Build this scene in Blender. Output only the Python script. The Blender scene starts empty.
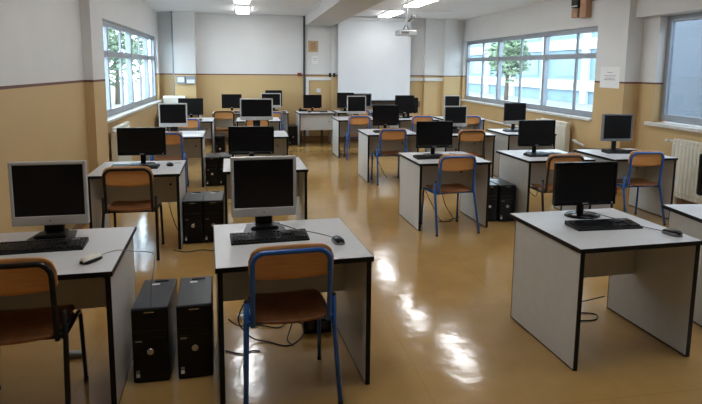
import bpy, bmesh, math, random
from mathutils import Vector, Matrix
random.seed(7)
S = bpy.context.scene
C = S.collection
PI = math.pi

# ------------------------------------------------------------------ materials
MATS = {}
def mat(name, col, rough=0.5, metal=0.0, var=0.06, scale=8.0, bump=0.0, bscale=60.0, spec=0.5, coat=0.0, stretch=None):
    if name in MATS: return MATS[name]
    m = bpy.data.materials.new(name); m.use_nodes = True
    nt = m.node_tree; N = nt.nodes; L = nt.links
    b = N['Principled BSDF']
    b.inputs['Roughness'].default_value = rough
    b.inputs['Metallic'].default_value = metal
    b.inputs['Specular IOR Level'].default_value = spec
    b.inputs['Coat Weight'].default_value = coat
    tc = N.new('ShaderNodeTexCoord')
    src = tc.outputs['Object']
    if stretch:
        mp = N.new('ShaderNodeMapping'); mp.inputs['Scale'].default_value = stretch
        L.new(src, mp.inputs['Vector']); src = mp.outputs['Vector']
    n = N.new('ShaderNodeTexNoise'); n.inputs['Scale'].default_value = scale
    n.inputs['Detail'].default_value = 5
    L.new(src, n.inputs['Vector'])
    r = N.new('ShaderNodeValToRGB')
    lo = [max(0, c * (1 - var)) for c in col]; hi = [min(1, c * (1 + var)) for c in col]
    r.color_ramp.elements[0].position = 0.3; r.color_ramp.elements[1].position = 0.7
    r.color_ramp.elements[0].color = (*lo, 1); r.color_ramp.elements[1].color = (*hi, 1)
    L.new(n.outputs['Fac'], r.inputs['Fac']); L.new(r.outputs['Color'], b.inputs['Base Color'])
    if bump:
        n2 = N.new('ShaderNodeTexNoise'); n2.inputs['Scale'].default_value = bscale
        L.new(tc.outputs['Object'], n2.inputs['Vector'])
        bp = N.new('ShaderNodeBump'); bp.inputs['Strength'].default_value = bump
        bp.inputs['Distance'].default_value = 0.01
        L.new(n2.outputs['Fac'], bp.inputs['Height']); L.new(bp.outputs['Normal'], b.inputs['Normal'])
    MATS[name] = m
    return m

def wall_mat():
    """painted plaster: ochre oil paint to shoulder height, thin maroon line, white above"""
    m = bpy.data.materials.new('two_tone_wall_paint'); m.use_nodes = True
    nt = m.node_tree; N = nt.nodes; L = nt.links; b = N['Principled BSDF']
    g = N.new('ShaderNodeNewGeometry'); sx = N.new('ShaderNodeSeparateXYZ')
    L.new(g.outputs['Position'], sx.inputs[0])
    dv = N.new('ShaderNodeMath'); dv.operation = 'DIVIDE'; dv.inputs[1].default_value = 3.2
    L.new(sx.outputs['Z'], dv.inputs[0])
    r = N.new('ShaderNodeValToRGB'); r.color_ramp.interpolation = 'CONSTANT'
    e = r.color_ramp.elements
    e[0].position = 0; e[0].color = (0.57, 0.40, 0.195, 1)
    e[1].position = 1.565 / 3.2; e[1].color = (0.13, 0.055, 0.045, 1)
    x = e.new(1.590 / 3.2); x.color = (0.72, 0.715, 0.70, 1)
    L.new(dv.outputs[0], r.inputs['Fac'])
    n = N.new('ShaderNodeTexNoise'); n.inputs['Scale'].default_value = 2.2; n.inputs['Detail'].default_value = 6
    L.new(g.outputs['Position'], n.inputs['Vector'])
    mr = N.new('ShaderNodeMapRange'); mr.inputs['To Min'].default_value = 0.93; mr.inputs['To Max'].default_value = 1.05
    L.new(n.outputs['Fac'], mr.inputs['Value'])
    mx = N.new('ShaderNodeMix'); mx.data_type = 'RGBA'; mx.blend_type = 'MULTIPLY'; mx.inputs['Factor'].default_value = 1
    L.new(r.outputs['Color'], mx.inputs['A']); L.new(mr.outputs['Result'], mx.inputs['B'])
    L.new(mx.outputs['Result'], b.inputs['Base Color'])
    b.inputs['Roughness'].default_value = 0.55; b.inputs['Specular IOR Level'].default_value = 0.35
    n2 = N.new('ShaderNodeTexNoise'); n2.inputs['Scale'].default_value = 120
    L.new(g.outputs['Position'], n2.inputs['Vector'])
    bp = N.new('ShaderNodeBump'); bp.inputs['Strength'].default_value = 0.06; bp.inputs['Distance'].default_value = 0.005
    L.new(n2.outputs['Fac'], bp.inputs['Height']); L.new(bp.outputs['Normal'], b.inputs['Normal'])
    return m

def floor_mat():
    m = bpy.data.materials.new('polished_ochre_linoleum'); m.use_nodes = True
    nt = m.node_tree; N = nt.nodes; L = nt.links; b = N['Principled BSDF']
    g = N.new('ShaderNodeNewGeometry')
    n = N.new('ShaderNodeTexNoise'); n.inputs['Scale'].default_value = 1.6; n.inputs['Detail'].default_value = 8
    n.inputs['Roughness'].default_value = 0.65
    L.new(g.outputs['Position'], n.inputs['Vector'])
    r = N.new('ShaderNodeValToRGB')
    r.color_ramp.elements[0].position = 0.3; r.color_ramp.elements[0].color = (0.385, 0.222, 0.070, 1)
    r.color_ramp.elements[1].position = 0.72; r.color_ramp.elements[1].color = (0.485, 0.297, 0.105, 1)
    L.new(n.outputs['Fac'], r.inputs['Fac'])
    # faint sheet seams
    br = N.new('ShaderNodeTexBrick'); br.inputs['Scale'].default_value = 1.0
    br.inputs['Brick Width'].default_value = 1.9; br.inputs['Row Height'].default_value = 1.25
    br.inputs['Mortar Size'].default_value = 0.006; br.inputs['Mortar Smooth'].default_value = 0.3
    br.inputs['Color1'].default_value = (1, 1, 1, 1); br.inputs['Color2'].default_value = (0.98, 0.98, 0.98, 1)
    br.inputs['Mortar'].default_value = (0.90, 0.89, 0.88, 1)
    L.new(g.outputs['Position'], br.inputs['Vector'])
    mx = N.new('ShaderNodeMix'); mx.data_type = 'RGBA'; mx.blend_type = 'MULTIPLY'; mx.inputs['Factor'].default_value = 1
    L.new(r.outputs['Color'], mx.inputs['A']); L.new(br.outputs['Color'], mx.inputs['B'])
    L.new(mx.outputs['Result'], b.inputs['Base Color'])
    n3 = N.new('ShaderNodeTexNoise'); n3.inputs['Scale'].default_value = 3.5; n3.inputs['Detail'].default_value = 4
    L.new(g.outputs['Position'], n3.inputs['Vector'])
    mr = N.new('ShaderNodeMapRange'); mr.inputs['To Min'].default_value = 0.07; mr.inputs['To Max'].default_value = 0.16
    L.new(n3.outputs['Fac'], mr.inputs['Value']); L.new(mr.outputs['Result'], b.inputs['Roughness'])
    b.inputs['Specular IOR Level'].default_value = 0.5
    n2 = N.new('ShaderNodeTexNoise'); n2.inputs['Scale'].default_value = 5.0; n2.inputs['Detail'].default_value = 3
    L.new(g.outputs['Position'], n2.inputs['Vector'])
    bp = N.new('ShaderNodeBump'); bp.inputs['Strength'].default_value = 0.12; bp.inputs['Distance'].default_value = 0.02
    L.new(n2.outputs['Fac'], bp.inputs['Height']); L.new(bp.outputs['Normal'], b.inputs['Normal'])
    return m

def pane_mat(name, tint):
    m = bpy.data.materials.new(name); m.use_nodes = True
    nt = m.node_tree; N = nt.nodes; L = nt.links; N.remove(N['Principled BSDF'])
    t = N.new('ShaderNodeBsdfTransparent'); t.inputs[0].default_value = (*tint, 1)
    gl = N.new('ShaderNodeBsdfGlossy'); gl.inputs['Roughness'].default_value = 0.02
    lw = N.new('ShaderNodeLayerWeight'); lw.inputs['Blend'].default_value = 0.5
    pw = N.new('ShaderNodeMath'); pw.operation = 'POWER'; pw.inputs[1].default_value = 6.0
    L.new(lw.outputs['Facing'], pw.inputs[0])
    f = N.new('ShaderNodeMath'); f.operation = 'MULTIPLY_ADD'; f.inputs[1].default_value = 0.25; f.inputs[2].default_value = 0.03
    L.new(pw.outputs[0], f.inputs[0])
    mx = N.new('ShaderNodeMixShader')
    L.new(f.outputs[0], mx.inputs[0]); L.new(t.outputs[0], mx.inputs[1]); L.new(gl.outputs[0], mx.inputs[2])
    L.new(mx.outputs[0], N['Material Output'].inputs[0])
    return m

def glow_mat(name, col, strength):
    m = bpy.data.materials.new(name); m.use_nodes = True
    N = m.node_tree.nodes; b = N['Principled BSDF']
    b.inputs['Base Color'].default_value = (*col, 1)
    b.inputs['Emission Color'].default_value = (*col, 1)
    b.inputs['Emission Strength'].default_value = strength
    return m

WALL = wall_mat(); FLOOR = floor_mat()
WHITEP = mat('white_ceiling_paint', (0.80, 0.80, 0.81), 0.8, var=0.03, scale=2, bump=0.05)
BEAMP = mat('shade_darkened_beam_grey', (0.56, 0.555, 0.545), 0.8, var=0.03, scale=2)  # shade on the beam put into its colour, greyer than the ceiling white
LAM = mat('pale_grey_laminate', (0.60, 0.605, 0.61), 0.38, var=0.025, scale=30)
LAMSIDE = mat('grey_laminate_panel', (0.54, 0.53, 0.50), 0.45, var=0.03, scale=12)
EDGE = mat('black_edge_band', (0.006, 0.006, 0.006), 0.4, spec=0.2)
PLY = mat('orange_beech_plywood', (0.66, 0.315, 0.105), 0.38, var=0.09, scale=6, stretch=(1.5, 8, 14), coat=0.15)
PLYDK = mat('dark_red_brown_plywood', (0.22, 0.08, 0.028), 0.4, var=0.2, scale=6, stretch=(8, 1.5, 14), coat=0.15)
BLUE = mat('blue_enamelled_steel', (0.010, 0.105, 0.40), 0.3, var=0.1, coat=0.3)
DKSTEEL = mat('black_enamelled_steel', (0.009, 0.008, 0.008), 0.32, var=0.1, spec=0.3)
BRSTEEL = mat('dark_brown_enamelled_steel', (0.022, 0.012, 0.009), 0.35, var=0.1, coat=0.2)
RUB = mat('black_rubber', (0.010, 0.010, 0.010), 0.7)
BLKPL = mat('black_matt_plastic', (0.008, 0.008, 0.009), 0.42, spec=0.3, bump=0.03, bscale=300)
BLKGL = mat('black_gloss_plastic', (0.006, 0.006, 0.007), 0.2, spec=0.2)
SCREEN = mat('dark_lcd_panel', (0.004, 0.004, 0.005), 0.3, var=0.1, spec=0.25)
SILV = mat('silver_plastic', (0.50, 0.50, 0.485), 0.4, metal=0.25, var=0.03)
SILVD = mat('grey_plastic', (0.20, 0.20, 0.21), 0.42, metal=0.2, var=0.03)
KEY = mat('black_keycap', (0.012, 0.012, 0.013), 0.32, spec=0.4)
KEYP = mat('grey_key_legend', (0.42, 0.43, 0.45), 0.5)
TOWER = mat('charcoal_painted_steel', (0.016, 0.018, 0.023), 0.32, metal=0.1, var=0.08, scale=3)
LOGO = mat('brushed_silver', (0.62, 0.63, 0.65), 0.25, metal=0.9)
STICK = mat('white_sticker', (0.75, 0.76, 0.78), 0.5)
CREAM = mat('cream_plastic', (0.68, 0.65, 0.56), 0.4, var=0.02)
PAPER = mat('white_paper', (0.82, 0.82, 0.80), 0.8, var=0.02)
INK = mat('grey_ink', (0.25, 0.25, 0.27), 0.8)
ALU = mat('grey_aluminium_frame', (0.34, 0.37, 0.41), 0.42, metal=0.35, var=0.05)
MARBLE = mat('pale_marble_sill', (0.66, 0.645, 0.61), 0.28, var=0.10, scale=14)
RAD = mat('cream_radiator_enamel', (0.72, 0.69, 0.58), 0.35, var=0.03)
PIPE = mat('dark_grey_painted_pipe', (0.05, 0.055, 0.06), 0.45)
WPL = mat('white_plastic_trunking', (0.74, 0.75, 0.75), 0.45, var=0.02)
GREYBOX = mat('grey_electrical_enclosure', (0.27, 0.30, 0.34), 0.45, var=0.05)
SCRCLOTH = mat('matt_white_screen_cloth', (0.78, 0.80, 0.82), 0.85, var=0.015, scale=3, bump=0.02)
TAN = mat('tan_wood_veneer', (0.44, 0.245, 0.14), 0.5, var=0.15, scale=9, stretch=(10, 2, 2))
BOARD = mat('beige_board', (0.50, 0.36, 0.17), 0.6, var=0.05)
RED = mat('red_painted_plastic', (0.28, 0.02, 0.02), 0.4)
DKWOOD = mat('dark_brown_rail', (0.10, 0.06, 0.04), 0.5, var=0.15)
SKIRT = mat('brown_skirting', (0.22, 0.11, 0.05), 0.45, var=0.1)
PROJ = mat('light_grey_projector_shell', (0.66, 0.67, 0.68), 0.35, var=0.02)
CORDM = mat('black_cable_sheath', (0.010, 0.010, 0.010), 0.5)
CORDG = mat('grey_cable_sheath', (0.30, 0.30, 0.30), 0.5)
MAHOG = mat('orange_stained_wood', (0.36, 0.13, 0.05), 0.45, var=0.15, scale=8)
GLASS = pane_mat('clear_window_glass', (0.86, 0.95, 1.0))
GLASSF = pane_mat('blue_grey_tinted_glass', (0.56, 0.61, 0.65))
LAMP = glow_mat('lit_lamp_diffuser', (0.97, 0.985, 1.0), 9.0)

# ------------------------------------------------------------------ mesh helpers
class MB:
    def __init__(s): s.bm = bmesh.new(); s.mats = []
    def mi(s, m):
        if m not in s.mats: s.mats.append(m)
        return s.mats.index(m)
    def _tag(s, before, m):
        i = s.mi(m)
        for f in s.bm.faces:
            if f not in before: f.material_index = i
    def box(s, x0, x1, y0, y1, z0, z1, m, bev=0.0, seg=2, M=None):
        before = set(s.bm.faces)
        vs = [s.bm.verts.new((x, y, z)) for z in (z0, z1) for y in (y0, y1) for x in (x0, x1)]
        F = [(0, 2, 3, 1), (4, 5, 7, 6), (0, 1, 5, 4), (2, 6, 7, 3), (0, 4, 6, 2), (1, 3, 7, 5)]
        fs = [s.bm.faces.new([vs[i] for i in f]) for f in F]
        if bev > 0:
            es = set(e for f in fs for e in f.edges)
            bmesh.ops.bevel(s.bm, geom=list(es), offset=bev, segments=seg, affect='EDGES', profile=0.5)
        s._tag(before, m)
        if M is not None:
            nv = set(v for f in s.bm.faces if f not in before for v in f.verts)
            for v in nv: v.co = M @ v.co
        return s
    def tube(s, pts, r, m, n=10, cap=True, r2=None):
        before = set(s.bm.faces)
        P = [Vector(p) for p in pts]; rings = []
        up = Vector((0.0, 0.0, 1.0)); prev = None
        for i, p in enumerate(P):
            if i == 0: t = P[1] - P[0]
            elif i == len(P) - 1: t = P[-1] - P[-2]
            else: t = (P[i + 1] - P[i]).normalized() + (P[i] - P[i - 1]).normalized()
            t.normalize()
            if prev is None:
                a = t.cross(up)
                if a.length < 0.05: a = t.cross(Vector((1, 0, 0)))
            else: a = prev - t * prev.dot(t)
            a.normalize(); prev = a; b = t.cross(a)
            rr = r if r2 is None else r + (r2 - r) * i / (len(P) - 1)
            rings.append([s.bm.verts.new(p + (a * math.cos(k * 2 * PI / n) + b * math.sin(k * 2 * PI / n)) * rr) for k in range(n)])
        for A, B in zip(rings, rings[1:]):
            for k in range(n):
                f = s.bm.faces.new((A[k], A[(k + 1) % n], B[(k + 1) % n], B[k])); f.smooth = True
        if cap:
            s.bm.faces.new(list(reversed(rings[0]))); s.bm.faces.new(rings[-1])
        s._tag(before, m); return s
    def lathe(s, prof, m, n=28, M=None, sx=1, sy=1):
        """prof: (r, z) list revolved around z"""
        before = set(s.bm.faces); rings = []
        M = M or Matrix()
        for r, z in prof:
            if r < 1e-6: rings.append([s.bm.verts.new(M @ Vector((0, 0, z)))])
            else: rings.append([s.bm.verts.new(M @ Vector((sx * r * math.cos(k * 2 * PI / n), sy * r * math.sin(k * 2 * PI / n), z))) for k in range(n)])
        for A, B in zip(rings, rings[1:]):
            for k in range(n):
                k2 = (k + 1) % n
                if len(A) == 1 and len(B) == 1: continue
                if len(A) == 1: f = s.bm.faces.new((A[0], B[k2], B[k]))
                elif len(B) == 1: f = s.bm.faces.new((A[k], A[k2], B[0]))
                else: f = s.bm.faces.new((A[k], A[k2], B[k2], B[k]))
                f.smooth = True
        s._tag(before, m); return s
    def prism(s, outline, y0, y1, m, axis='y', bev=0):
        """outline (u,v) polygon extruded along axis"""
        before = set(s.bm.faces)
        def P(u, v, w):
            return {'y': (u, w, v), 'x': (w, u, v), 'z': (u, v, w)}[axis]
        A = [s.bm.verts.new(P(u, v, y0)) for u, v in outline]; B = [s.bm.verts.new(P(u, v, y1)) for u, v in outline]
        n = len(A); fs = []
        fs.append(s.bm.faces.new(A)); fs.append(s.bm.faces.new(list(reversed(B))))
        for k in range(n): fs.append(s.bm.faces.new((A[(k + 1) % n], A[k], B[k], B[(k + 1) % n])))
        if bev:
            es = [e for e in set(fs[0].edges) | set(fs[1].edges)]
            bmesh.ops.bevel(s.bm, geom=es, offset=bev, segments=2, affect='EDGES')
        s._tag(before, m); return s
    def grid(s, fn, nu, nv, m, th=0.0, thdir=None):
        """curved sheet fn(u,v)->point, with thickness th along thdir(u,v)"""
        before = set(s.bm.faces)
        A = [[s.bm.verts.new(fn(i / nu, j / nv)) for j in range(nv + 1)] for i in range(nu + 1)]
        B = [[s.bm.verts.new(Vector(fn(i / nu, j / nv)) + Vector(thdir(i / nu, j / nv)) * th) for j in range(nv + 1)] for i in range(nu + 1)]
        for i in range(nu):
            for j in range(nv):
                f = s.bm.faces.new((A[i][j], A[i + 1][j], A[i + 1][j + 1], A[i][j + 1])); f.smooth = True
                f = s.bm.faces.new((B[i][j], B[i][j + 1], B[i + 1][j + 1], B[i + 1][j])); f.smooth = True
        for i in range(nu):
            s.bm.faces.new((A[i][0], B[i][0], B[i + 1][0], A[i + 1][0])); s.bm.faces.new((A[i][nv], A[i + 1][nv], B[i + 1][nv], B[i][nv]))
        for j in range(nv):
            s.bm.faces.new((A[0][j], A[0][j + 1], B[0][j + 1], B[0][j])); s.bm.faces.new((A[nu][j], B[nu][j], B[nu][j + 1], A[nu][j + 1]))
        s._tag(before, m); return s
    def mesh(s, name):
        bmesh.ops.recalc_face_normals(s.bm, faces=s.bm.faces[:])
        me = bpy.data.meshes.new(name); s.bm.to_mesh(me); s.bm.free()
        for m in s.mats: me.materials.append(m)
        return me
    def obj(s, name, parent=None):
        o = bpy.data.objects.new(name, s.mesh(name)); C.objects.link(o)
        if parent: o.parent = parent
        return o

def empty(name, loc=(0, 0, 0), rz=0.0):
    o = bpy.data.objects.new(name, None); C.objects.link(o)
    o.location = loc; o.rotation_euler = (0, 0, rz); o.empty_display_size = 0.1
    return o
def tag(o, label, cat, group=None):
    o['label'] = label; o['category'] = cat
    if group: o['group'] = group
    return o
def struct(o):
    o['kind'] = 'structure'; return o
def dup(o, parent=None):
    c = o.copy(); C.objects.link(c)
    if parent: c.parent = parent
    for ch in [x for x in KIDS.get(o.name, [])]: KIDS.setdefault(c.name, []).append(dup(ch, c))
    return c
KIDS = {}
def register(root):
    for o in list(C.objects):
        if o.parent: KIDS.setdefault(o.parent.name, [])
    def rec(o):
        KIDS[o.name] = [c for c in C.objects if c.parent == o]
        for c in KIDS[o.name]: rec(c)
    rec(root)
PROTO = {}
def spawn(key, maker, loc, rz, label, cat, group):
    """first call builds the thing, later calls copy it with its parts"""
    if key not in PROTO:
        o = maker(); register(o); PROTO[key] = o
    else: o = dup(PROTO[key])
    o.location = loc; o.rotation_euler = (0, 0, rz)
    return tag(o, label, cat, group)

def arc(cx, cz, r, a0, a1, n, f):
    return [f(cx + r * math.cos(a0 + (a1 - a0) * i / n), cz + r * math.sin(a0 + (a1 - a0) * i / n)) for i in range(n + 1)]

# ------------------------------------------------------------------ camera
def make_camera():
    f, h, p, yw, r, cy = 558.188, 1.757, 0.13746, 0.18321, 0.00965, 145.63
    a, b = math.cos(yw), math.sin(yw)
    fw = Vector((b * math.cos(p), a * math.cos(p), -math.sin(p))); rt = Vector((a, -b, 0)); up = rt.cross(fw)
    X = rt * math.cos(r) + up * math.sin(r); Y = -rt * math.sin(r) + up * math.cos(r); Z = -fw
    cd = bpy.data.cameras.new('camera'); co = bpy.data.objects.new('camera', cd); C.objects.link(co)
    M = Matrix((X, Y, Z)).transposed().to_4x4(); M.translation = (0, 0, h)
    co.matrix_world = M
    cd.sensor_fit = 'HORIZONTAL'; cd.sensor_width = 36; cd.lens = f * 36 / 702
    cd.shift_y = (cy - 202) / 702
    cd.clip_start = 0.05; cd.clip_end = 300
    S.camera = co
make_camera()

# ------------------------------------------------------------------ room shell
YB = 13.7; CZ = 3.0; YR = -6.0
XL, XP, XW = -1.81, -1.71, -2.0         # near left wall, pilaster face, left window wall
RP, RW, RN = 5.40, 5.42, 5.64           # right pillar face, far window wall, near window wall
o = MB().box(-2.3, 6.1, YR - .2, YB + .2, -.2, 0, FLOOR).obj('floor'); struct(o)
o = MB().box(-2.3, 6.1, YR - .2, YB + .2, CZ, CZ + .2, WHITEP).obj('ceiling'); struct(o)
# back wall with its corner pilasters
b = MB().box(-2.16, 5.58, YB, YB + .2, 0, CZ, WALL)
b.box(-1.64, -1.17, YB - .32, YB, 0, CZ, WALL)
b.box(4.38, 4.86, YB - .12, YB, 0, CZ, WALL)
b.box(4.86, 5.16, YB - .22, YB, 0, CZ, WALL)
b.box(2.03, 2.20, YB - .14, YB, 0, 2.77, WALL)
struct(b.obj('wall_back'))
struct(MB().box(-2.3, 6.1, YR - .2, YR, 0, CZ, WALL).obj('wall_front'))
# left wall: plain near stretch, shallow pilaster, set-back window wall
struct(MB().box(-2.16, XL, YR, 6.76, 0, CZ, WALL).obj('wall_left'))
struct(MB().box(-2.16, XP, 6.76, 7.30, 0, CZ, WALL).obj('trim_7'))
LY0, LY1, LZ0, LZ1 = 7.55, 13.45, 0.96, 2.43
b = MB().box(-2.16, XW, 7.30, LY0, 0, CZ, WALL); b.box(-2.16, XW, LY1, YB, 0, CZ, WALL)
b.box(-2.16, XW, LY0, LY1, 0, LZ0, WALL); b.box(-2.16, XW, LY0, LY1, LZ1, CZ, WALL)
struct(b.obj('wall_left_far'))
# right wall: near window bay under a lintel, pillar, far window wall
RY0, RY1, RZ0, RZ1 = 8.05, 13.62, 0.96, 2.46
NY0, NY1, NZ0, NZ1 = -1.0, 7.0, 1.02, 2.52
PY = 7.33
b = MB().box(RN, 5.86, YR, NY0, 0, NZ1, WALL); b.box(RN, 5.86, NY1, PY, 0, NZ1, WALL)
b.box(RN, 5.86, NY0, NY1, 0, NZ0, WALL)
struct(b.obj('wall_right'))
struct(MB().box(5.50, 5.86, YR, PY, NZ1, CZ, WALL).obj('trim_8'))
struct(MB().box(RP, 5.86, PY, RY0, 0, CZ, WALL).obj('trim_9'))
b = MB().box(RW, 5.58, RY1, YB, 0, CZ, WALL)
b.box(RW, 5.58, RY0, RY1, 0, RZ0, WALL); b.box(RW, 5.58, RY0, RY1, RZ1, CZ, WALL)
struct(b.obj('wall_right_far'))

def window(name, x, sgn, y0, y1, z0, z1, mulls, sashes, ztr, glass):
    """aluminium ribbon window in plane x; sgn +1 = right wall"""
    d = 0.035
    b = MB()
    def bar(ya, yb, za, zb, w=d): b.box(x - w, x + w, ya, yb, za, zb, ALU, 0.004, 1)
    bar(y0, y1, z0, z0 + .10); bar(y0, y1, z1 - .085, z1); bar(y0, y0 + .07, z0 + .10, z1 - .085); bar(y1 - .07, y1, z0 + .10, z1 - .085)
    cuts = [y0 + .07] + list(mulls) + [y1 - .07]
    for i in range(len(cuts) - 1):
        ya = cuts[i] + (.035 if i else 0); yb = cuts[i + 1] - (.035 if i < len(cuts) - 2 else 0)
        if ztr: bar(ya, yb, ztr - .045, ztr + .045)
    for m in mulls: bar(m - .035, m + .035, z0 + .10, z1 - .085, d + .012)
    win = struct(b.obj(name))
    sb = MB()
    for m in sashes:
        zs = [(z0 + .1, z1 - .085)] if not ztr else [(z0 + .1, ztr - .045), (ztr + .045, z1 - .085)]
        for za, zb in zs: sb.box(x - sgn * .03 - .016, x - sgn * .03 + .016, m - .026, m + .026, za, zb, ALU, 0.003, 1)
        sb.box(x - sgn * .055 - .012, x - sgn * .055 + .012, m - .014, m + .014, z0 + .45, z0 + .58, SILV, 0.004, 1)
    if sashes: sb.obj('sash_stile', win)
    MB().box(x - .004, x + .004, y0 + .03, y1 - .03, z0 + .05, z1 - .04, glass).obj('pane', win)
    return win
window('window_1', -2.10, -1, LY0, LY1, LZ0 + .04, LZ1, [9.03, 10.77, 12.50], [8.2, 9.95, 11.6, 13.0], 1.94, GLASS)
window('window_2', 5.53, 1, RY0, RY1, RZ0 + .04, RZ1, [9.79, 11.76], [8.73, 10.70, 12.60], 2.0, GLASS)
window('window_3', 5.80, 1, NY0, NY1, NZ0 + .04, NZ1, [5.35, 3.7, 2.05, .4], [4.5, 2.9, 1.2], None, GLASSF)
# sills
struct(MB().box(-2.12, -1.93, LY0 - .05, LY1 + .06, .96, 1.0, MARBLE, .006).obj('trim_1'))
struct(MB().box(5.36, 5.54, RY0, RY1 + .03, .96, 1.0, MARBLE, .006).obj('trim_2'))
struct(MB().box(5.56, 5.80, NY0 - .03, NY1 + .06, 1.0, 1.045, MARBLE, .006).obj('trim_3'))
# skirtings
struct(MB().box(XL, XL + .014, YR, 6.74, 0, .09, SKIRT).obj('baseboard_left'))
struct(MB().box(RN - .014, RN, YR, 7.32, 0, .09, SKIRT).box(RW - .014, RW, RY0 + .01, YB - .25, 0, .09, SKIRT).obj('baseboard_right'))
struct(MB().box(-1.15, 2.02, YB - .014, YB, 0, .09, SKIRT).box(2.22, 4.36, YB - .014, YB, 0, .09, SKIRT).obj('baseboard_back'))
# ceiling beam running towards the back wall with a smaller step beside it
struct(MB().box(1.385, 2.02, YR, YB, 2.76, CZ, BEAMP).box(2.02, 2.21, YR, YB, 2.86, CZ, BEAMP).obj('trim_4'))
# thin ceiling joints between beam and right wall
struct(MB().box(2.21, 4.35, 11.70, 11.74, CZ - .02, CZ, WHITEP).obj('trim_5'))
# pale rail and stile framing the beige panel on the back wall
struct(MB().box(1.40, 2.03, YB - .03, YB, 1.46, 1.535, WPL, .004).box(2.2, 4.38, YB - .03, YB, 1.46, 1.535, WPL, .004).box(4.38, 4.86, YB - .15, YB - .12, 1.46, 1.535, WPL, .004)
       .box(1.40, 1.47, YB - .03, YB, 0.09, 1.46, WPL, .004).obj('trim_6'))
o = MB().box(1.335, 1.385, YB - .05, YB, 0.09, CZ, PIPE, .015, 2).obj('drain_pipe')
tag(o, 'dark vertical pipe running up the back wall under the ceiling beam', 'pipe')
o = MB().tube([(-1.665, YB - .3, 1.0), (-1.665, YB - .3, CZ)], .016, ALU).obj('conduit_pipe')
tag(o, 'thin grey vertical conduit in the far left corner beside the pilaster', 'pipe')

# ------------------------------------------------------------------ desks
DW, DD, DH = 0.837, 0.815, 0.75
def make_desk(w=DW, front_panel=False):
    root = empty('computer_desk')
    top = MB().box(.004, w - .004, .004, DD - .004, DH - .027, DH, LAM).obj('tabletop', root)
    e = MB()
    e.box(0, w, 0, .004, DH - .027, DH - .001, EDGE); e.box(0, w, DD - .004, DD, DH - .027, DH - .001, EDGE)
    e.box(0, .004, .004, DD - .004, DH - .027, DH - .001, EDGE); e.box(w - .004, w, .004, DD - .004, DH - .027, DH - .001, EDGE)
    e.obj('edge_band', top)
    for x in (.012, w - .012 - .024):
        sp = MB().box(x, x + .024, .014, DD - .074, .012, DH - .028, LAMSIDE).obj('side_panel', root)
        MB().box(x - .001, x + .025, .008, .014, .004, DH - .028, EDGE).box(x - .001, x + .025, DD - .074, DD - .068, .004, DH - .028, EDGE).box(x - .001, x + .025, .014, DD - .074, .004, .012, EDGE).box(x + .004, x + .020, .04, .10, 0, .004, RUB).box(x + .004, x + .020, .64, .70, 0, .004, RUB).obj('edge_band', sp)
    yp = .10 if front_panel else .50
    mp = MB().box(.037, w - .037, yp, yp + .018, .36, DH - .028, LAMSIDE).obj('modesty_panel', root)
    MB().lathe([(0, 0), (.012, 0), (.012, .004), (0, .004)], EDGE, 14, Matrix.Translation((w - .14, yp, .55)) @ Matrix.Rotation(PI / 2, 4, 'X')).obj('fixing_bolt', mp)
    return root
GD = 'grey laminate computer desks'
DESKS = {}
def desk(k, x, y, rz, label, w=DW, fp=False):
    key = 'desk%.2f%d' % (w, fp)
    DESKS[k] = spawn(key, lambda: make_desk(w, fp), (x, y, 0), rz, label, 'desk', GD)
desk('A', -1.51, 2.783, .045, 'pale grey desk nearest on the left, holding the cream mouse')
desk('B', -.176, 2.78, .069, 'pale grey desk front and centre with the blue framed chair pushed under it')
desk('C', 1.848, 2.773, .044, 'pale grey desk front right with no chair, both side panels fully visible')
desk('I', 3.03, 2.85, -.088, 'pale grey desk cut off by the right edge of the photo')
desk('D', -1.482, 5.399, .03, 'pale grey desk second on the left, with the black chair behind the cream mouse desk')
desk('E', -.251, 5.47, .03, 'pale grey desk directly behind the front centre silver monitor')
desk('F', 1.798, 5.667, .024, 'pale grey desk right of the aisle with blue chair, second from the front')
desk('G', 3.079, 5.696, .014, 'pale grey desk with brown framed chair, right behind the front right monitor')
desk('H', 4.122, 5.672, .009, 'pale grey desk by the right pillar under the taped paper notice', .846)
desk('O', -1.485, 8.299, .03, 'pale grey desk on the left by the window covered with white paper')
desk('Q', -.25, 8.209, 0, 'pale grey desk behind the wide black monitor, carrying the tall silver widescreen')
desk('J', 1.793, 8.306, .003, 'pale grey desk right of the aisle, third from the front, with blue chair')
desk('L', 2.96, 8.09, 0, 'pale grey desk with silver monitor and dark framed chair behind the second row desks')
desk('M', 4.021, 8.138, 0, 'pale grey desk along the right hand windows with the silver stripped black monitor')
desk('P', -1.49, 10.724, .01, 'pale grey desk fourth from the front on the window side at far left')
desk('R', -.225, 10.69, 0, 'pale grey desk behind the tall silver widescreen, fourth from the front')
desk('K', 1.731, 10.749, .012, 'pale grey desk farthest along the aisle side on the right, with silver monitor')
desk('S', 2.95, 10.72, 0, 'pale grey desk bearing two black monitors just right of the projection screen')
desk('N', 3.92, 10.68, 0, 'pale grey desk in the far right corner under the end of the windows')
desk('T1', -1.88, 12.55, 0, 'pale grey desk against the back wall, far left corner')
desk('T2', -.778, 12.55, 0, 'pale grey desk against the back wall carrying a black monitor, beside the wooden chair')
desk('T3', .066, 12.55, 0, 'pale grey desk against the back wall nearest the dark pipe, with silver rimmed monitor')
desk('U', 1.117, 12.45, .03, 'teacher desk facing the class with a full front panel below the noticeboard', DW, True)
desk('V1', 2.02, 12.62, 0, 'pale grey desk below the projection screen, on its left side')
desk('V2', 2.90, 12.62, 0, 'pale grey desk below the projection screen, on its right side')

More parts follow.
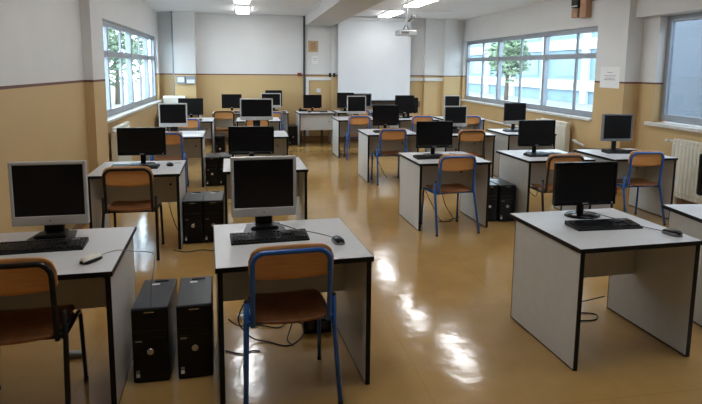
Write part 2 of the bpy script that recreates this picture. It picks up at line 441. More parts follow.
# ------------------------------------------------------------------ chairs
def make_chair(steel, ply=PLY, seatm=PLYDK):
    """tubular school chair, local origin at floor below the middle of the backrest, facing +y"""
    root = empty('school_chair')
    r = .0132; H = .838
    hw = .199                     # back tube half width
    def back(x, z):               # backrest plane leans to the rear going up
        return (x, -.02 - (z - .45) * .10 + .0, z)
    pts = [back(-hw, .438)] + [back(-hw, z) for z in (.5, .62, .72)]
    rr = .065
    pts += [back(*q) for q in arc(-hw + rr, H - rr, rr, PI, PI / 2, 7, lambda a, c: (a, c))]
    pts += [back(*q) for q in arc(hw - rr, H - rr, rr, PI / 2, 0, 7, lambda a, c: (a, c))]
    pts += [back(hw, z) for z in (.72, .62, .5)] + [back(hw, .438)]
    bt = MB().tube(pts, r, steel, 12).obj('back_frame', root)
    # moulded plywood backrest in front of the tube
    z0, z1 = .675, .862
    def corner(u, v):
        W = .219; x = (u - .5) * 2 * W
        rc = .07
        ztop = z1; xx = abs(x)
        if xx > W - rc: ztop = z1 - rc + math.sqrt(max(0, rc * rc - (xx - (W - rc)) ** 2))
        zb = z0 + .022 * (x / W) ** 2
        if xx > W - .03: zb += .03 - math.sqrt(max(0, .03 ** 2 - (xx - (W - .03)) ** 2))
        z = zb + (ztop - zb) * v
        p = back(x, z)
        return (p[0], p[1] + .014 + .022 * (1 - (x / W) ** 2) , p[2])
    MB().grid(corner, 28, 8, ply, .010, lambda u, v: (0, 1, 0)).obj('backrest', root)
    # plywood seat
    def seat(u, v):
        W = .198 + .008 * v
        rc = .06; y0, y1 = -.035, .36
        x = (u - .5) * 2 * W; xx = abs(x)
        yb = y0 - .025 * (1 - (x / W) ** 2)
        yf = y1
        if xx > W - rc: 
            dl = rc - math.sqrt(max(0, rc * rc - (xx - (W - rc)) ** 2)); yf -= dl; yb += dl * .8
        y = yb + (yf - yb) * v
        z = .455 + .020 * ((x / W) ** 2) * .5 + (.014 if v < .0 else 0) - .012 * max(0, (v - .8) / .2) ** 2 - .008 * math.sin(v * PI)
        return (x, y, z)
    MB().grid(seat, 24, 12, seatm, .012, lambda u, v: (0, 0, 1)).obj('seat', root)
    # rails and legs
    MB().tube([(-.19, .02, .432), (-.19, .30, .432)], .0115, steel).tube([(.19, .02, .432), (.19, .30, .432)], .0115, steel)\
        .tube([(-.222, .03, .432), (.222, .03, .432)], .009, steel).tube([(-.2, .28, .432), (.2, .28, .432)], .009, steel)\
        .tube([(.199, -.015, .46), (.228, .0, .46)], .008, steel).tube([(-.199, -.015, .46), (-.228, .0, .46)], .008, steel).obj('seat_frame', root)
    for sx in (-1, 1):
        lg = MB().tube([(sx * .228, .006, .570), (sx * .230, .0, .42), (sx * .246, -.105, .012)], .0132, steel, 12).obj('leg', root)
        MB().lathe([(0, .578), (.010, .577), (.0142, .570), (.0142, .562)], RUB, 12, Matrix.Translation((sx * .228, .006, 0))).obj('end_cap', lg)
        MB().tube([(sx * .2457, -.103, .02), (sx * .246, -.105, 0)], .0145, RUB, 12).obj('rubber_foot', lg)
        fp = [(sx * .216, .02, .432), (sx * .216, .28, .432)]
        fp += arc(.31, .385, .047, PI / 2, 0, 5, lambda a, c: (sx * .216, a, c))
        fp += [(sx * .222, .375, .012)]
        lg = MB().tube(fp, .0115, steel, 12).obj('leg', root)
        MB().tube([(sx * .222, .374, .02), (sx * .222, .375, 0)], .0135, RUB, 12).obj('rubber_foot', lg)
    return root
GC = 'tubular school chairs with plywood seats'
def chair(x, y, rz, kind, label):
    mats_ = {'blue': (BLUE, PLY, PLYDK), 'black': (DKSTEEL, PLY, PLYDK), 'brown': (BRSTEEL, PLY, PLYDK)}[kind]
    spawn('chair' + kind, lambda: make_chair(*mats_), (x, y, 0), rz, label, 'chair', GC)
chair(-1.125, 2.775, 0.05, 'black', 'black framed wooden chair at the desk nearest on the left, cut off by photo edge')
chair(0.205, 2.785, 0.06, 'blue', 'blue framed wooden chair pushed under the front centre desk, largest blue chair')
chair(-1.075, 5.26, 0, 'black', 'black framed wooden chair in front of the wide black monitor by the left window')
chair(2.185, 5.60, 0.09, 'blue', 'blue framed wooden chair at the second desk right of the aisle')
chair(3.375, 5.48, -0.02, 'brown', 'dark brown framed wooden chair partly hidden by the front right monitor')
chair(4.465, 5.61, -0.03, 'blue', 'blue framed wooden chair at the desk by the right pillar')
chair(2.165, 8.22, 0.03, 'blue', 'blue framed wooden chair third from the front beside the aisle')
chair(3.315, 7.93, 0, 'brown', 'dark brown framed wooden chair in front of the silver monitor right of centre')
chair(-1.115, 8.06, 0, 'blue', 'blue framed wooden chair behind the wide black monitor by the left window')
chair(-1.065, 10.25, 0, 'blue', 'blue framed wooden chair at the fourth desk of the window column on the left')
chair(-0.495, 11.97, 0, 'black', 'black framed wooden chair standing in the gap between desks near the back wall')
chair(0.16, 10.12, 0, 'brown', 'wooden chair half hidden behind the tall silver widescreen monitor')
chair(0.49, 11.72, 0, 'blue', 'blue framed wooden chair at the back row desk right of the tall silver widescreen')
chair(2.115, 10.58, 0, 'blue', 'blue framed wooden chair beside the farthest desk on the aisle, below the projection screen')
chair(3.36, 10.5, 0, 'blue', 'blue framed wooden chair before the two black monitors right of the screen')
chair(4.34, 10.46, 0, 'blue', 'blue framed wooden chair at the far right corner desk under the windows')
chair(2.45, 12.2, 0, 'blue', 'wooden chair behind the farthest aisle monitor, mostly hidden')
chair(1.50, 13.30, PI, 'brown', 'wooden chair tucked behind the teacher desk')

# ------------------------------------------------------------------ monitors
def make_monitor(style, w, h, lift):
    """style: silver / wide / grey ; w,h panel size ; lift = panel bottom above desk ; origin on desk, screen faces -y"""
    root = empty('computer_monitor')
    case = {'silver': SILV, 'wide': BLKGL, 'grey': SILVD, 'duo': BLKPL}[style]
    chin = {'duo': .052, 'silver': .056, 'wide': .030, 'grey': .03}[style]
    bz = {'duo': .016, 'silver': .019, 'wide': .016, 'grey': .020}[style]
    z0, z1 = lift, lift + h
    d = .032
    p = MB()
    # bezel ring around the screen recess
    p.box(-w / 2, w / 2, 0, d, z0, z0 + chin, SILV if style == 'duo' else case, .005)
    p.box(-w / 2, w / 2, 0, d, z1 - bz, z1, case, .005)
    p.box(-w / 2, -w / 2 + bz, 0, d, z0 + chin - .006, z1 - bz + .006, case, .005)
    p.box(w / 2 - bz, w / 2, 0, d, z0 + chin - .006, z1 - bz + .006, case, .005)
    # rear shell
    rear = BLKPL if style != 'silver' else SILVD
    p.prism([(-w / 2 + .006, z0 + .006), (w / 2 - .006, z0 + .006), (w / 2 - .006, z1 - .006), (-w / 2 + .006, z1 - .006)], .026, .045, rear)
    p.box(-w * .3, w * .3, .045, .07, z0 + h * .2, z1 - h * .22, rear, .012)
    pa = p.obj('panel', root)
    MB().box(-w / 2 + bz - .002, w / 2 - bz + .002, .006, .02, z0 + chin - .002, z1 - bz + .002, SCREEN).obj('screen', pa)
    MB().lathe([(0, 0), (.006, 0), (.006, .003), (0, .003)], SILVD if style == 'silver' else KEYP, 14, Matrix.Translation((0 if style == 'silver' else w / 2 - .03, .001, z0 + chin * .5)) @ Matrix.Rotation(PI / 2, 4, 'X')).obj('power_button', pa)
    if style == 'wide':
        MB().box(-.022, .022, -.0012, .001, z0 + .011, z0 + .018, KEYP).obj('badge', pa)
    b = MB()
    if style == 'silver':
        nk = MB().box(-.055, .055, .05, .085, .03, z0 + h * .45, BLKPL, .012).obj('neck', root)
        # flared dark foot with a silver rim behind it
        b.prism([(-.135, -.06), (.135, -.06), (.105, .14), (-.105, .14)], 0, .012, BLKPL, 'z', .004)
        b.prism([(-.085, -.03), (.085, -.03), (.065, .11), (-.065, .11)], .012, .034, BLKPL, 'z', .006)
    elif style == 'wide':
        nk = MB().box(-.026, .026, .048, .072, .02, z0 + h * .4, BLKGL, .008).obj('neck', root)
        b.lathe([(0, 0), (.125, 0), (.128, .006), (.118, .014), (.05, .022), (0, .023)], BLKGL, 40, Matrix.Translation((0, .03, 0)), 1, .75)
    else:
        nk = MB().box(-.03, .03, .048, .075, .015, z0 + h * .4, BLKPL, .008).obj('neck', root)
        b.box(-.12, .12, -.04, .13, 0, .016, BLKPL, .006)
    b.obj('base', root)
    return root
GM = 'flat screen computer monitors'
def monitor(style, x, y, w, h, lift, rz, label, z=DH):
    spawn('mon%s%.3f%.3f%.3f' % (style, w, h, lift), lambda: make_monitor(style, w, h, lift), (x, y, z), rz, label, 'monitor', GM)
monitor('silver', -1.14, 3.42, .413, .375, .085, .03, 'silver framed square monitor on the desk nearest on the left')
monitor('silver', .09, 3.42, .400, .375, .090, .04, 'silver framed square monitor on the front centre desk, largest in the middle')
monitor('wide', 2.29, 3.42, .465, .302, .082, .0, 'black widescreen monitor on round foot on the front right desk')
monitor('wide', 3.40, 3.36, .480, .30, .13, -.1, 'black monitor cut off by the right edge of the photo')
monitor('wide', -1.08, 5.97, .474, .285, .100, 0, 'black widescreen monitor by the left window behind the black framed chair')
monitor('wide', .03, 5.97, .478, .298, .09, .0, 'black widescreen monitor directly behind the front centre silver monitor')
monitor('wide', 2.145, 6.20, .442, .315, .09, .0, 'black monitor on the second desk right of the aisle, keyboard and blue chair before it')
monitor('wide', 3.445, 6.2, .470, .318, .09, .0, 'black monitor left of the radiator, above the brown chair')
monitor('grey', 4.60, 6.30, .41, .345, .125, -.04, 'grey rimmed monitor on thin stand in front of the right pillar')
monitor('wide', 2.205, 8.80, .440, .335, .09, .0, 'black monitor right of the aisle behind the third row blue chair')
monitor('silver', 3.32, 8.60, .395, .335, .085, 0, 'silver framed square monitor right of centre above the dark framed chair')
monitor('duo', 4.41, 8.70, .378, .35, .11, -.05, 'black monitor with silver lower strip in front of the middle of the right windows')
monitor('silver', -1.12, 8.80, .414, .36, .10, .0, 'silver framed square monitor by the left window above the white paper')
monitor('silver', .13, 8.72, .50, .335, .20, 0, 'wide silver framed monitor raised on a tall stand left of the aisle')
monitor('wide', -1.08, 11.1, .463, .32, .09, 0, 'black monitor in the far left, below the two wall boxes')
monitor('silver', 2.165, 11.1, .391, .37, .09, 0, 'silver framed square monitor on the farthest aisle desk before the projection screen')
monitor('wide', 3.18, 11.12, .404, .37, .10, 0, 'taller of the two overlapping black monitors right of the projection screen')
monitor('wide', 3.34, 11.34, .390, .33, .08, 0, 'lower black monitor behind the taller one right of the projection screen')
monitor('silver', 4.20, 11.1, .351, .36, .11, 0, 'silver framed monitor in the far right corner beneath the end of the windows')
monitor('wide', -.36, 12.9, .441, .315, .09, 0, 'black monitor on the back wall desk above the chair in the gap')
monitor('silver', .52, 12.9, .452, .33, .10, 0, 'silver framed monitor on the back wall desk left of the dark pipe')
monitor('wide', 1.48, 12.95, .430, .31, .08, .03, 'black monitor on the teacher desk under the noticeboard')
monitor('wide', 2.27, 13.02, .40, .36, .08, 0, 'left black monitor at the foot of the projection screen')
monitor('grey', 2.68, 13.06, .46, .33, .09, 0, 'right black monitor with pale top rim at the foot of the projection screen')
monitor('wide', .60, 13.28, .39, .38, .10, 0, 'black monitor rising behind the silver framed one on the back wall desk')

# ------------------------------------------------------------------ keyboards and mice
def make_keyboard():
    root = empty('keyboard')
    w, d = .455, .165
    MB().prism([(0, 0), (d, 0), (d, .026), (d - .02, .027), (.012, .013), (0, .010)], -w / 2, w / 2, BLKPL, 'x', .002).obj('case', root)
    k = MB()
    def key(x, y, kw, kd):
        z = .012 + y * .09
        k.box(x, x + kw, y, y + kd, z, z + .010, KEY)
    p = .0193
    for row in range(5):
        y = .018 + row * .0195
        x = -w / 2 + .012
        if row == 0:
            for kw in (1.3, 1.2, 1.3, 5.6, 1.3, 1.2, 1.2, 1.5): key(x, y, kw * p - .0042, .0155); x += kw * p
        else:
            while x < -w / 2 + .012 + 14.6 * p - .01: key(x, y, p - .0042, .0155); x += p
        x = -w / 2 + .305
        for c in range(3):
            if row in (0, 3, 4) or (row == 1 and c == 1): key(x + c * p, y, p - .0042, .0155)
        x = w / 2 - .082
        for c in range(4): key(x + c * .0185, y, .0155, .0165)
    for c in range(13): key(-w / 2 + .012 + c * .0212 + (c // 4) * .004, .125, .0165, .014)
    k.obj('keys', root)
    l = MB().box(w / 2 - .08, w / 2 - .04, .128, .134, .0265, .0285, KEYP).obj('status_lights', root)
    return root
GK = 'black computer keyboards'
def keyboard(x, y, rz, label):
    spawn('kb', make_keyboard, (x, y, DH), rz, label, 'keyboard', GK)
keyboard(-1.135, 3.175, .07, 'black keyboard on the desk nearest on the left')
keyboard(.12, 3.16, .075, 'black keyboard on the front centre desk')
keyboard(2.27, 3.10, -.01, 'black keyboard on the front right desk')
keyboard(-1.12, 5.72, .0, 'black keyboard under the widescreen monitor by the left window')
keyboard(.10, 5.71, .0, 'black keyboard hidden behind the front centre silver monitor')
keyboard(2.09, 5.955, .02, 'black keyboard on the second desk right of the aisle')
keyboard(3.46, 5.955, .0, 'black keyboard behind the dark brown framed chair on the right')
keyboard(4.56, 6.06, -.12, 'black keyboard at the grey rimmed monitor by the right pillar')
keyboard(2.2, 8.55, .0, 'black keyboard behind the third blue chair along the aisle')
keyboard(3.36, 8.36, .0, 'black keyboard under the silver monitor right of centre')
keyboard(4.38, 8.46, -.08, 'black keyboard at the desk along the middle of the right windows')
keyboard(-1.09, 10.85, .0, 'black keyboard under the far left black monitor')
keyboard(-.30, 12.66, .0, 'black keyboard on the back wall desk above the chair in the gap')
keyboard(.62, 12.63, .0, 'black keyboard on the back wall desk before the silver framed monitor')
keyboard(1.58, 12.70, .03, 'black keyboard on the teacher desk')
keyboard(2.2, 10.86, .0, 'black keyboard on the farthest aisle desk')

def make_mouse(shell, side, cord):
    root = empty('computer_mouse')
    b = MB()
    def fn(u, v):      # domed body, nose at +y
        y = (u - .5) * .115; a = v * PI
        taper = math.sqrt(max(0, 1 - ((u - .5) * 2) ** 4)) 
        w = .031 * taper * (1 - .12 * u); hgt = .036 * (taper ** .8) * (1 - .32 * u)
        return (-w * math.cos(a), y, .002 + hgt * (math.sin(a) ** .8))
    before = None
    n, m_ = 16, 14
    vs = [[b.bm.verts.new(fn(.02 + .96 * i / n, j / m_)) for j in range(m_ + 1)] for i in range(n + 1)]
    for i in range(n):
        for j in range(m_):
            f = b.bm.faces.new((vs[i][j], vs[i + 1][j], vs[i + 1][j + 1], vs[i][j + 1])); f.smooth = True
            f.material_index = b.mi(shell) if 2 <= j < m_ - 2 else b.mi(side)
    for j in (0,):
        b.bm.faces.new([vs[i][0] for i in range(n + 1)] + [vs[i][m_] for i in reversed(range(n + 1))])
    for e in (0, n): b.bm.faces.new(vs[e])
    b.obj('shell', root)
    MB().lathe([(0, -.003), (.009, -.003), (.009, .003), (0, .003)], BLKPL, 14, Matrix.Translation((0, .032, .0235)) @ Matrix.Rotation(PI / 2, 4, 'Y')).obj('scroll_wheel', root)
    MB().tube(cord, .0022, CORDM if shell != CREAM else CORDG, 6).obj('cable', root)
    return root
def smooth(pts, n=6):
    P = [Vector(p) for p in pts]; out = []
    for i in range(len(P) - 1):
        p0 = P[max(i - 1, 0)]; p1 = P[i]; p2 = P[i + 1]; p3 = P[min(i + 2, len(P) - 1)]
        for k in range(n):
            t = k / n
            out.append(0.5 * ((2 * p1) + (-p0 + p2) * t + (2 * p0 - 5 * p1 + 4 * p2 - p3) * t * t + (-p0 + 3 * p1 - 3 * p2 + p3) * t ** 3))
    out.append(P[-1]); return out
def mouse(x, y, rz, kind, cord, label):
    sh, sd = {'cream': (CREAM, BLKPL), 'black': (BLKGL, SILVD), 'dark': (BLKPL, BLKGL)}[kind]
    o = make_mouse(sh, sd, smooth([(0, .055, .008)] + cord)); o.location = (x, y, DH); o.rotation_euler = (0, 0, rz)
    [c for c in o.children if c.name.startswith('shell')][0].scale = (1.12, 1.12, 1.1)
    tag(o, label, 'mouse', 'corded computer mice')
mouse(-.815, 2.995, -.55, 'cream', [(.0, .10, .012), (.05, .15, .02), (.10, .20, .004), (.18, .22, .004), (.245, .19, .004), (.275, .15, -.05), (.275, .12, -.16), (.255, .14, -.26)], 'cream mouse with black sides on the desk nearest on the left')
mouse(.505, 3.115, .12, 'black', [(-.02, .11, .005), (-.08, .20, .004), (-.17, .30, .004), (-.24, .42, .004), (-.26, .46, .004)], 'black and silver mouse on the front centre desk')
mouse(2.585, 2.95, .25, 'black', [(.0, .09, .006), (-.02, .20, .004), (-.02, .36, .004), (-.03, .50, .004), (-.06, .58, .004)], 'black and silver mouse on the front right desk')
mouse(3.22, 3.26, -.6, 'dark', [(.0, .10, .006), (.03, .16, .004), (.10, .22, .004), (.16, .22, .004)], 'dark mouse at the photo edge on the far right front desk')
mouse(-.80, 5.90, .3, 'dark', [(.05, .09, .006), (.12, .07, .004), (.17, .03, -.06), (.20, .05, -.22)], 'dark mouse on the desk by the left window')
mouse(2.50, 6.06, .1, 'dark', [(.0, .10, .006), (-.04, .2, .004), (-.10, .28, .004)], 'dark mouse on the second desk right of the aisle')
mouse(3.80, 6.03, .1, 'dark', [(.0, .10, .006), (-.02, .2, .004), (-.10, .28, .004)], 'dark mouse by the cream radiator behind the brown framed chair')

# ------------------------------------------------------------------ computer towers
def make_tower():
    root = empty('computer_tower')
    w, d, h = .195, .45, .435
    bd = MB().box(0, w, .014, d, .012, h, TOWER, .006).obj('case', root)
    f = MB().box(.002, w - .002, 0, .016, .005, h - .004, BLKGL, .007)
    fo = f.obj('front_panel', root)
    MB().box(.012, w - .012, -.0015, .001, .305, .312, BLKPL).box(.012, w - .012, -.0015, .001, .262, .267, BLKPL).box(.02, .055, -.002, .001, .245, .253, SILVD).obj('drive_slots', fo)
    MB().lathe([(0, 0), (.019, 0), (.019, .003), (.016, .004), (0, .004)], LOGO, 24, Matrix.Translation((w * .5, .001, .185)) @ Matrix.Rotation(PI / 2, 4, 'X')).obj('round_badge', fo)
    MB().box(w * .36, w * .64, -.0015, .001, h - .022, h - .017, LOGO).obj('power_button', fo)
    MB().box(.018, .037, -.0012, .001, .038, .058, STICK).box(.018, .037, -.0012, .001, .062, .078, SILVD).obj('sticker', fo)
    MB().box(.06, .105, d - .10, d - .078, h, h + .0012, STICK).obj('label_strip', bd)
    MB().box(.01, .03, .03, .09, 0, .012, RUB).box(w - .03, w - .01, .03, .09, 0, .012, RUB).box(.01, .03, d - .09, d - .03, 0, .012, RUB).box(w - .03, w - .01, d - .09, d - .03, 0, .012, RUB).obj('feet', root)
    MB().box(.07, .15, d - .05, d - .02, h - .0005, h + .006, BLKPL, .002).obj('latch', bd)
    return root
GT = 'black computer towers on the floor'
def tower(x, y, rz, label):
    spawn('tower', make_tower, (x, y, 0), rz, label, 'computer', GT)
tower(-.652, 3.07, .0, 'black computer tower beside the right panel of the desk nearest on the left')
tower(-.412, 3.07, .05, 'black computer tower beside the left panel of the front centre desk')
tower(-.655, 5.60, .01, 'left black tower of the touching pair between second row desks on the left')
tower(-.458, 5.60, .01, 'right black tower of the touching pair, nearer the desk behind the silver monitor')
tower(-.636, 8.38, .0, 'black tower left of two beside the paper covered desk by the left window')
tower(-.439, 8.42, .0, 'black tower hidden partly behind the wide black monitor, next to the paper covered desk')
tower(2.855, 5.90, .0, 'right black tower of the pair between the two right hand second row desks')
tower(2.645, 5.92, .0, 'left black tower of the pair, half hidden behind the blue chair desk panel')
tower(-.643, 10.98, .0, 'black tower in front of the chair standing in the gap near the back')
tower(.914, 12.76, .025, 'black tower between the back wall desk and the teacher desk')

# ------------------------------------------------------------------ lamps, projector, screen
def make_lamp():
    root = empty('ceiling_lamp')
    w, l = .30, 1.25
    MB().box(-w / 2, w / 2, 0, l, -.030, 0, WPL, .006).obj('housing', root)
    MB().box(-w / 2 + .012, w / 2 - .012, .012, l - .012, -.062, -.030, LAMP, .014).obj('diffuser', root)
    return root
GL = 'fluorescent ceiling lamps'
def lamp(x, y, label): spawn('lamp', make_lamp, (x, y, CZ), 0, label, 'lamp', GL)
lamp(-.08, 11.74, 'lit ceiling lamp on the left, the one nearer the back wall')
lamp(-.08, 9.66, 'lit ceiling lamp on the left, cut by the top of the photo')
lamp(3.15, 11.70, 'lit ceiling lamp on the right, above the projection screen')
lamp(3.13, 9.45, 'lit ceiling lamp on the right, directly above the projector')
lamp(-.08, 7.80, 'lit ceiling lamp of the left row, third from the back wall')
lamp(3.40, 7.70, 'lit ceiling lamp of the right row, third from the back wall')
lamp(-.08, 4.85, 'lit ceiling lamp of the left row, fourth from the back wall')
lamp(3.30, 4.85, 'lit ceiling lamp of the right row, fourth from the back wall')
lamp(-.08, 2.15, 'lit ceiling lamp of the left row, fifth from the back wall')
lamp(3.30, 2.15, 'lit ceiling lamp of the right row, fifth from the back wall')

pr = empty('ceiling_projector', (2.78, 9.75, 2.39)); tag(pr, 'light grey projector hanging from the ceiling on a bracket', 'projector')
MB().box(-.165, .165, -.12, .13, -.045, .045, PROJ, .022, 3).obj('body', pr)
MB().lathe([(0, 0), (.032, 0), (.032, .03), (.024, .034), (0, .02)], BLKGL, 20, Matrix.Translation((.075, .125, 0)) @ Matrix.Rotation(-PI / 2, 4, 'X')).obj('lens', pr)
MB().box(-.12, .02, -.122, -.118, -.02, .02, SILVD).obj('vent_grille', pr)
MB().tube([(-.0, 0, .10), (.02, 0, .60)], .016, WPL).box(-.06, .10, -.06, .06, .585, .60, WPL, .004).obj('ceiling_pole', pr)
MB().box(-.07, .07, -.05, .05, .045, .060, GREYBOX, .003).tube([(-.05, 0, .06), (0, 0, .16)], .009, SILVD).tube([(.05, 0, .06), (0, 0, .16)], .009, SILVD).tube([(.03, 0, .20), (.13, .0, .28)], .012, PIPE).box(.09, .17, -.035, .035, .25, .31, SILVD, .008).obj('bracket', pr)

sc = empty('projection_screen', (3.06, 13.46, 0)); tag(sc, 'large white pull down projection screen hanging at the back', 'screen')
MB().box(-.905, .905, -.004, .004, .985, 2.91, SCRCLOTH).obj('screen_cloth', sc)
MB().box(-.96, .96, -.045, .045, 2.90, 2.985, WPL, .012).obj('roller_case', sc)
MB().tube([(-.91, 0, .97), (.91, 0, .97)], .016, DKSTEEL).obj('bottom_bar', sc)

o = MB().box(2.24, 4.30, YB - .05, YB - .012, .80, .95, DKWOOD, .006).obj('wall_rail'); tag(o, 'dark brown rail on the wall just below the projection screen', 'rail')

# ------------------------------------------------------------------ wall things
for (x0, x1, lab) in ((-1.585, -1.40, 'left grey electrical box on the far left pilaster'), (-1.385, -1.17, 'right grey electrical box on the far left pilaster')):
    bx = MB().box(x0, x1, YB - .42, YB - .322, 1.37, 1.545, GREYBOX, .008).obj('electrical_box'); tag(bx, lab, 'electrical box', 'grey boxes on the pilaster')
    MB().box(x0 + .02, x1 - .02, YB - .426, YB - .419, 1.41 if x0 < -1.4 else 1.385, 1.52 if x0 < -1.4 else 1.47, WPL, .002).obj('cover', bx)
o = MB().box(-1.86, -1.40, 13.06, 13.33, DH, 1.085, CREAM, .01).box(-1.865, -1.395, 13.055, 13.335, 1.06, 1.10, PAPER, .006).obj('storage_box'); tag(o, 'cream lidded box standing on the far left corner desk below the window end', 'box')
o = MB().box(1.455, 1.70, YB - .012, YB - .001, 2.14, 2.41, BOARD, .003).box(1.515, 1.64, YB - .014, YB - .011, 2.18, 2.37, TAN).obj('wall_plaque'); tag(o, 'small tan framed plaque high on the wall beneath the beam', 'plaque')
o = MB().box(1.55, 1.70, YB - .004, YB - .001, 1.86, 2.05, PAPER).box(1.575, 1.675, YB - .0045, YB - .0035, 1.98, 1.988, INK).box(1.575, 1.675, YB - .0045, YB - .0035, 1.94, 1.945, INK).obj('paper_notice'); tag(o, 'white paper notice pinned below the tan plaque', 'notice')
o = MB().box(1.19, 1.29, YB - .05, YB - .001, 1.56, 1.64, RED, .008).box(1.205, 1.275, YB - .053, YB - .049, 1.59, 1.62, DKWOOD).obj('alarm_box'); tag(o, 'small dark red alarm call box left of the pipe', 'alarm')
for x0, lab in ((1.965, 'left small black socket box on the wall beside the screen'), (2.045, 'right small black socket box on the wall beside the screen')):
    yb = YB if x0 < 2 else YB - .14
    x1 = x0 + .06
    o = MB().box(x0, x1, yb - .04, yb - .001, 1.545, 1.64, BLKPL, .006).box(x0 + .015, x1 - .015, yb - .043, yb - .039, 1.57, 1.61, PIPE).obj('wall_socket'); tag(o, lab, 'socket', 'black sockets beside the screen')
o = MB().box(1.66, 1.76, YB - .04, YB - .001, 1.16, 1.26, WPL, .008).box(1.685, 1.735, YB - .043, YB - .039, 1.185, 1.235, STICK).obj('wall_switch'); tag(o, 'white switch box on the beige panel behind the teacher desk monitor', 'switch')
# paper on the right pillar
b = MB().box(RP - .004, RP - .001, 7.44, 7.90, 1.50, 1.82, PAPER)
for z, a, c in ((1.73, 7.61, 7.73), (1.68, 7.53, 7.81), (1.645, 7.55, 7.79), (1.62, 7.53, 7.81)): b.box(RP - .005, RP - .0035, a, c, z, z + .008, INK)
o = b.obj('paper_notice'); tag(o, 'white printed paper notice taped on the right pillar', 'notice')
# loudspeaker above the far right window
ls = empty('wall_speaker', (RW, 8.42, 2.60)); tag(ls, 'tan wooden loudspeaker with black bracket high above the right windows', 'speaker')
MB().box(-.11, -.012, -.15, .02, .0, .42, TAN, .006).obj('cabinet', ls)
MB().box(-.12, -.03, .07, .24, .02, .16, TAN, .006).obj('lower_box', ls)
MB().box(-.15, -.04, .04, .22, .17, .42, BLKPL, .02).box(-.04, -.001, -.05, .15, .1, .3, BLKPL).obj('bracket', ls)
MB().box(-.19, -.16, .0, .16, .185, .20, STICK).obj('clamp', ls)
o = MB().tube([(RW - .02, 8.30, 2.86), (RW - .02, 8.06, 2.86)], .009, GREYBOX).obj('speaker_cable'); tag(o, 'short grey cable conduit from the loudspeaker to the pillar', 'cable')

# radiators
def make_radiator(n, h, side, xw=.10, p=.062):
    """sectional radiator, local: y along the wall, +x towards the room"""
    root = empty('radiator')
    for i in range(n):
        y = i * p
        s = MB().box(-.05 if False else 0, xw, y + .003, y + p - .003, 0.06, h - .06, RAD, .016, 2)
        s.box(.012, xw - .012, y, y + p, 0.0, .09, RAD, .02, 2).box(.012, xw - .012, y, y + p, h - .09, h, RAD, .02, 2)
        s.obj('section', root)
    MB().tube([(xw / 2, -.12, h - .045), (xw / 2, 0.01, h - .045)], .013, WPL).lathe([(0, 0), (.02, 0), (.022, .05), (0, .055)], WPL, 14, Matrix.Translation((xw / 2, -.10, h - .045)) @ Matrix.Rotation(PI / 2, 4, 'Y')).obj('valve', root)
    for ya in (.1, n * p - .13): MB().box(-.06, .0, ya, ya + .03, h * .3, h * .34, RAD).obj('wall_hook', root)
    for ya in (.05, n * p - .09): MB().box(.03, .07, ya, ya + .04, -.12, .01, RAD).obj('foot', root)
    return root
def radiator(key, n, loc, rz, label, h=.77):
    tag(spawn(key, lambda: make_radiator(n, h, 1), loc, rz, label, 'radiator', None), label, 'radiator')
radiator('radn', 24, (RN - .061, 6.40, .12), PI, 'cream sectional radiator under the near right window')
radiator('radf', 14, (RW - .061, 9.42, .12), PI, 'cream sectional radiator under the far right windows, behind the black monitor')
radiator('radl', 15, (XW + .061, 8.40, .12), 0, 'cream sectional radiator under the left window')
o = MB().tube(smooth([(RW - .06, 8.48, .60), (RW - .06, 8.30, .57), (RW - .05, 8.16, .545)]), .02, WPL).tube([(RW - .06, 8.42, .594), (RW - .06, 8.36, .585)], .032, WPL).obj('heating_pipe'); tag(o, 'short white heating pipe with collar beside the pillar', 'pipe')
o = MB().tube([(RW - .03, 12.9, .61), (RW - .03, 9.7, .61)], .022, WPL).obj('heating_pipe'); tag(o, 'long white heating pipe along the far right wall below the windows', 'pipe')

# ------------------------------------------------------------------ loose things
b = MB()
for i in range(3): b.box(-.33 + .02 * i, .17 - .01 * i, -.02 + .01 * i, .24 + .008 * i, .0008 * i + .0008, .0008 * i + .0014, PAPER, 0, 1, Matrix.Rotation(.05 * i, 4, 'Z'))
o = b.obj('paper_sheets'); o.location = (-.87, 8.42, DH); tag(o, 'white paper sheets spread on the desk by the left window', 'paper')
o = MB().box(0, .21, 0, .297, .0006, .003, PAPER).obj('paper_sheet'); o.location = (3.60, 8.42, DH); o.rotation_euler = (0, 0, .4); tag(o, 'white sheet on the desk beside the right silver monitor', 'paper')
o = MB().box(0, .20, 0, .13, .001, .012, PAPER, .002).obj('paper_pad'); o.location = (1.42, 12.58, DH); tag(o, 'small white pad by the teacher keyboard', 'paper')
o = MB().box(0, .19, 0, .15, 0, .05, BLKPL, .012).box(.015, .06, .02, .13, .05, .075, BLKPL, .01).box(.08, .17, .02, .1, .05, .056, KEYP).obj('desk_telephone'); o.location = (1.17, 13.02, DH); tag(o, 'black desk telephone on the left end of the teacher desk', 'telephone')
o = MB().box(0, .16, 0, .11, 0, .14, RED, .01).box(.02, .14, .03, .08, .14, .15, DKWOOD, .003).obj('bin_box'); o.location = (5.02, 7.0, 0); tag(o, 'small red box on the floor beneath the desk by the right pillar', 'box')
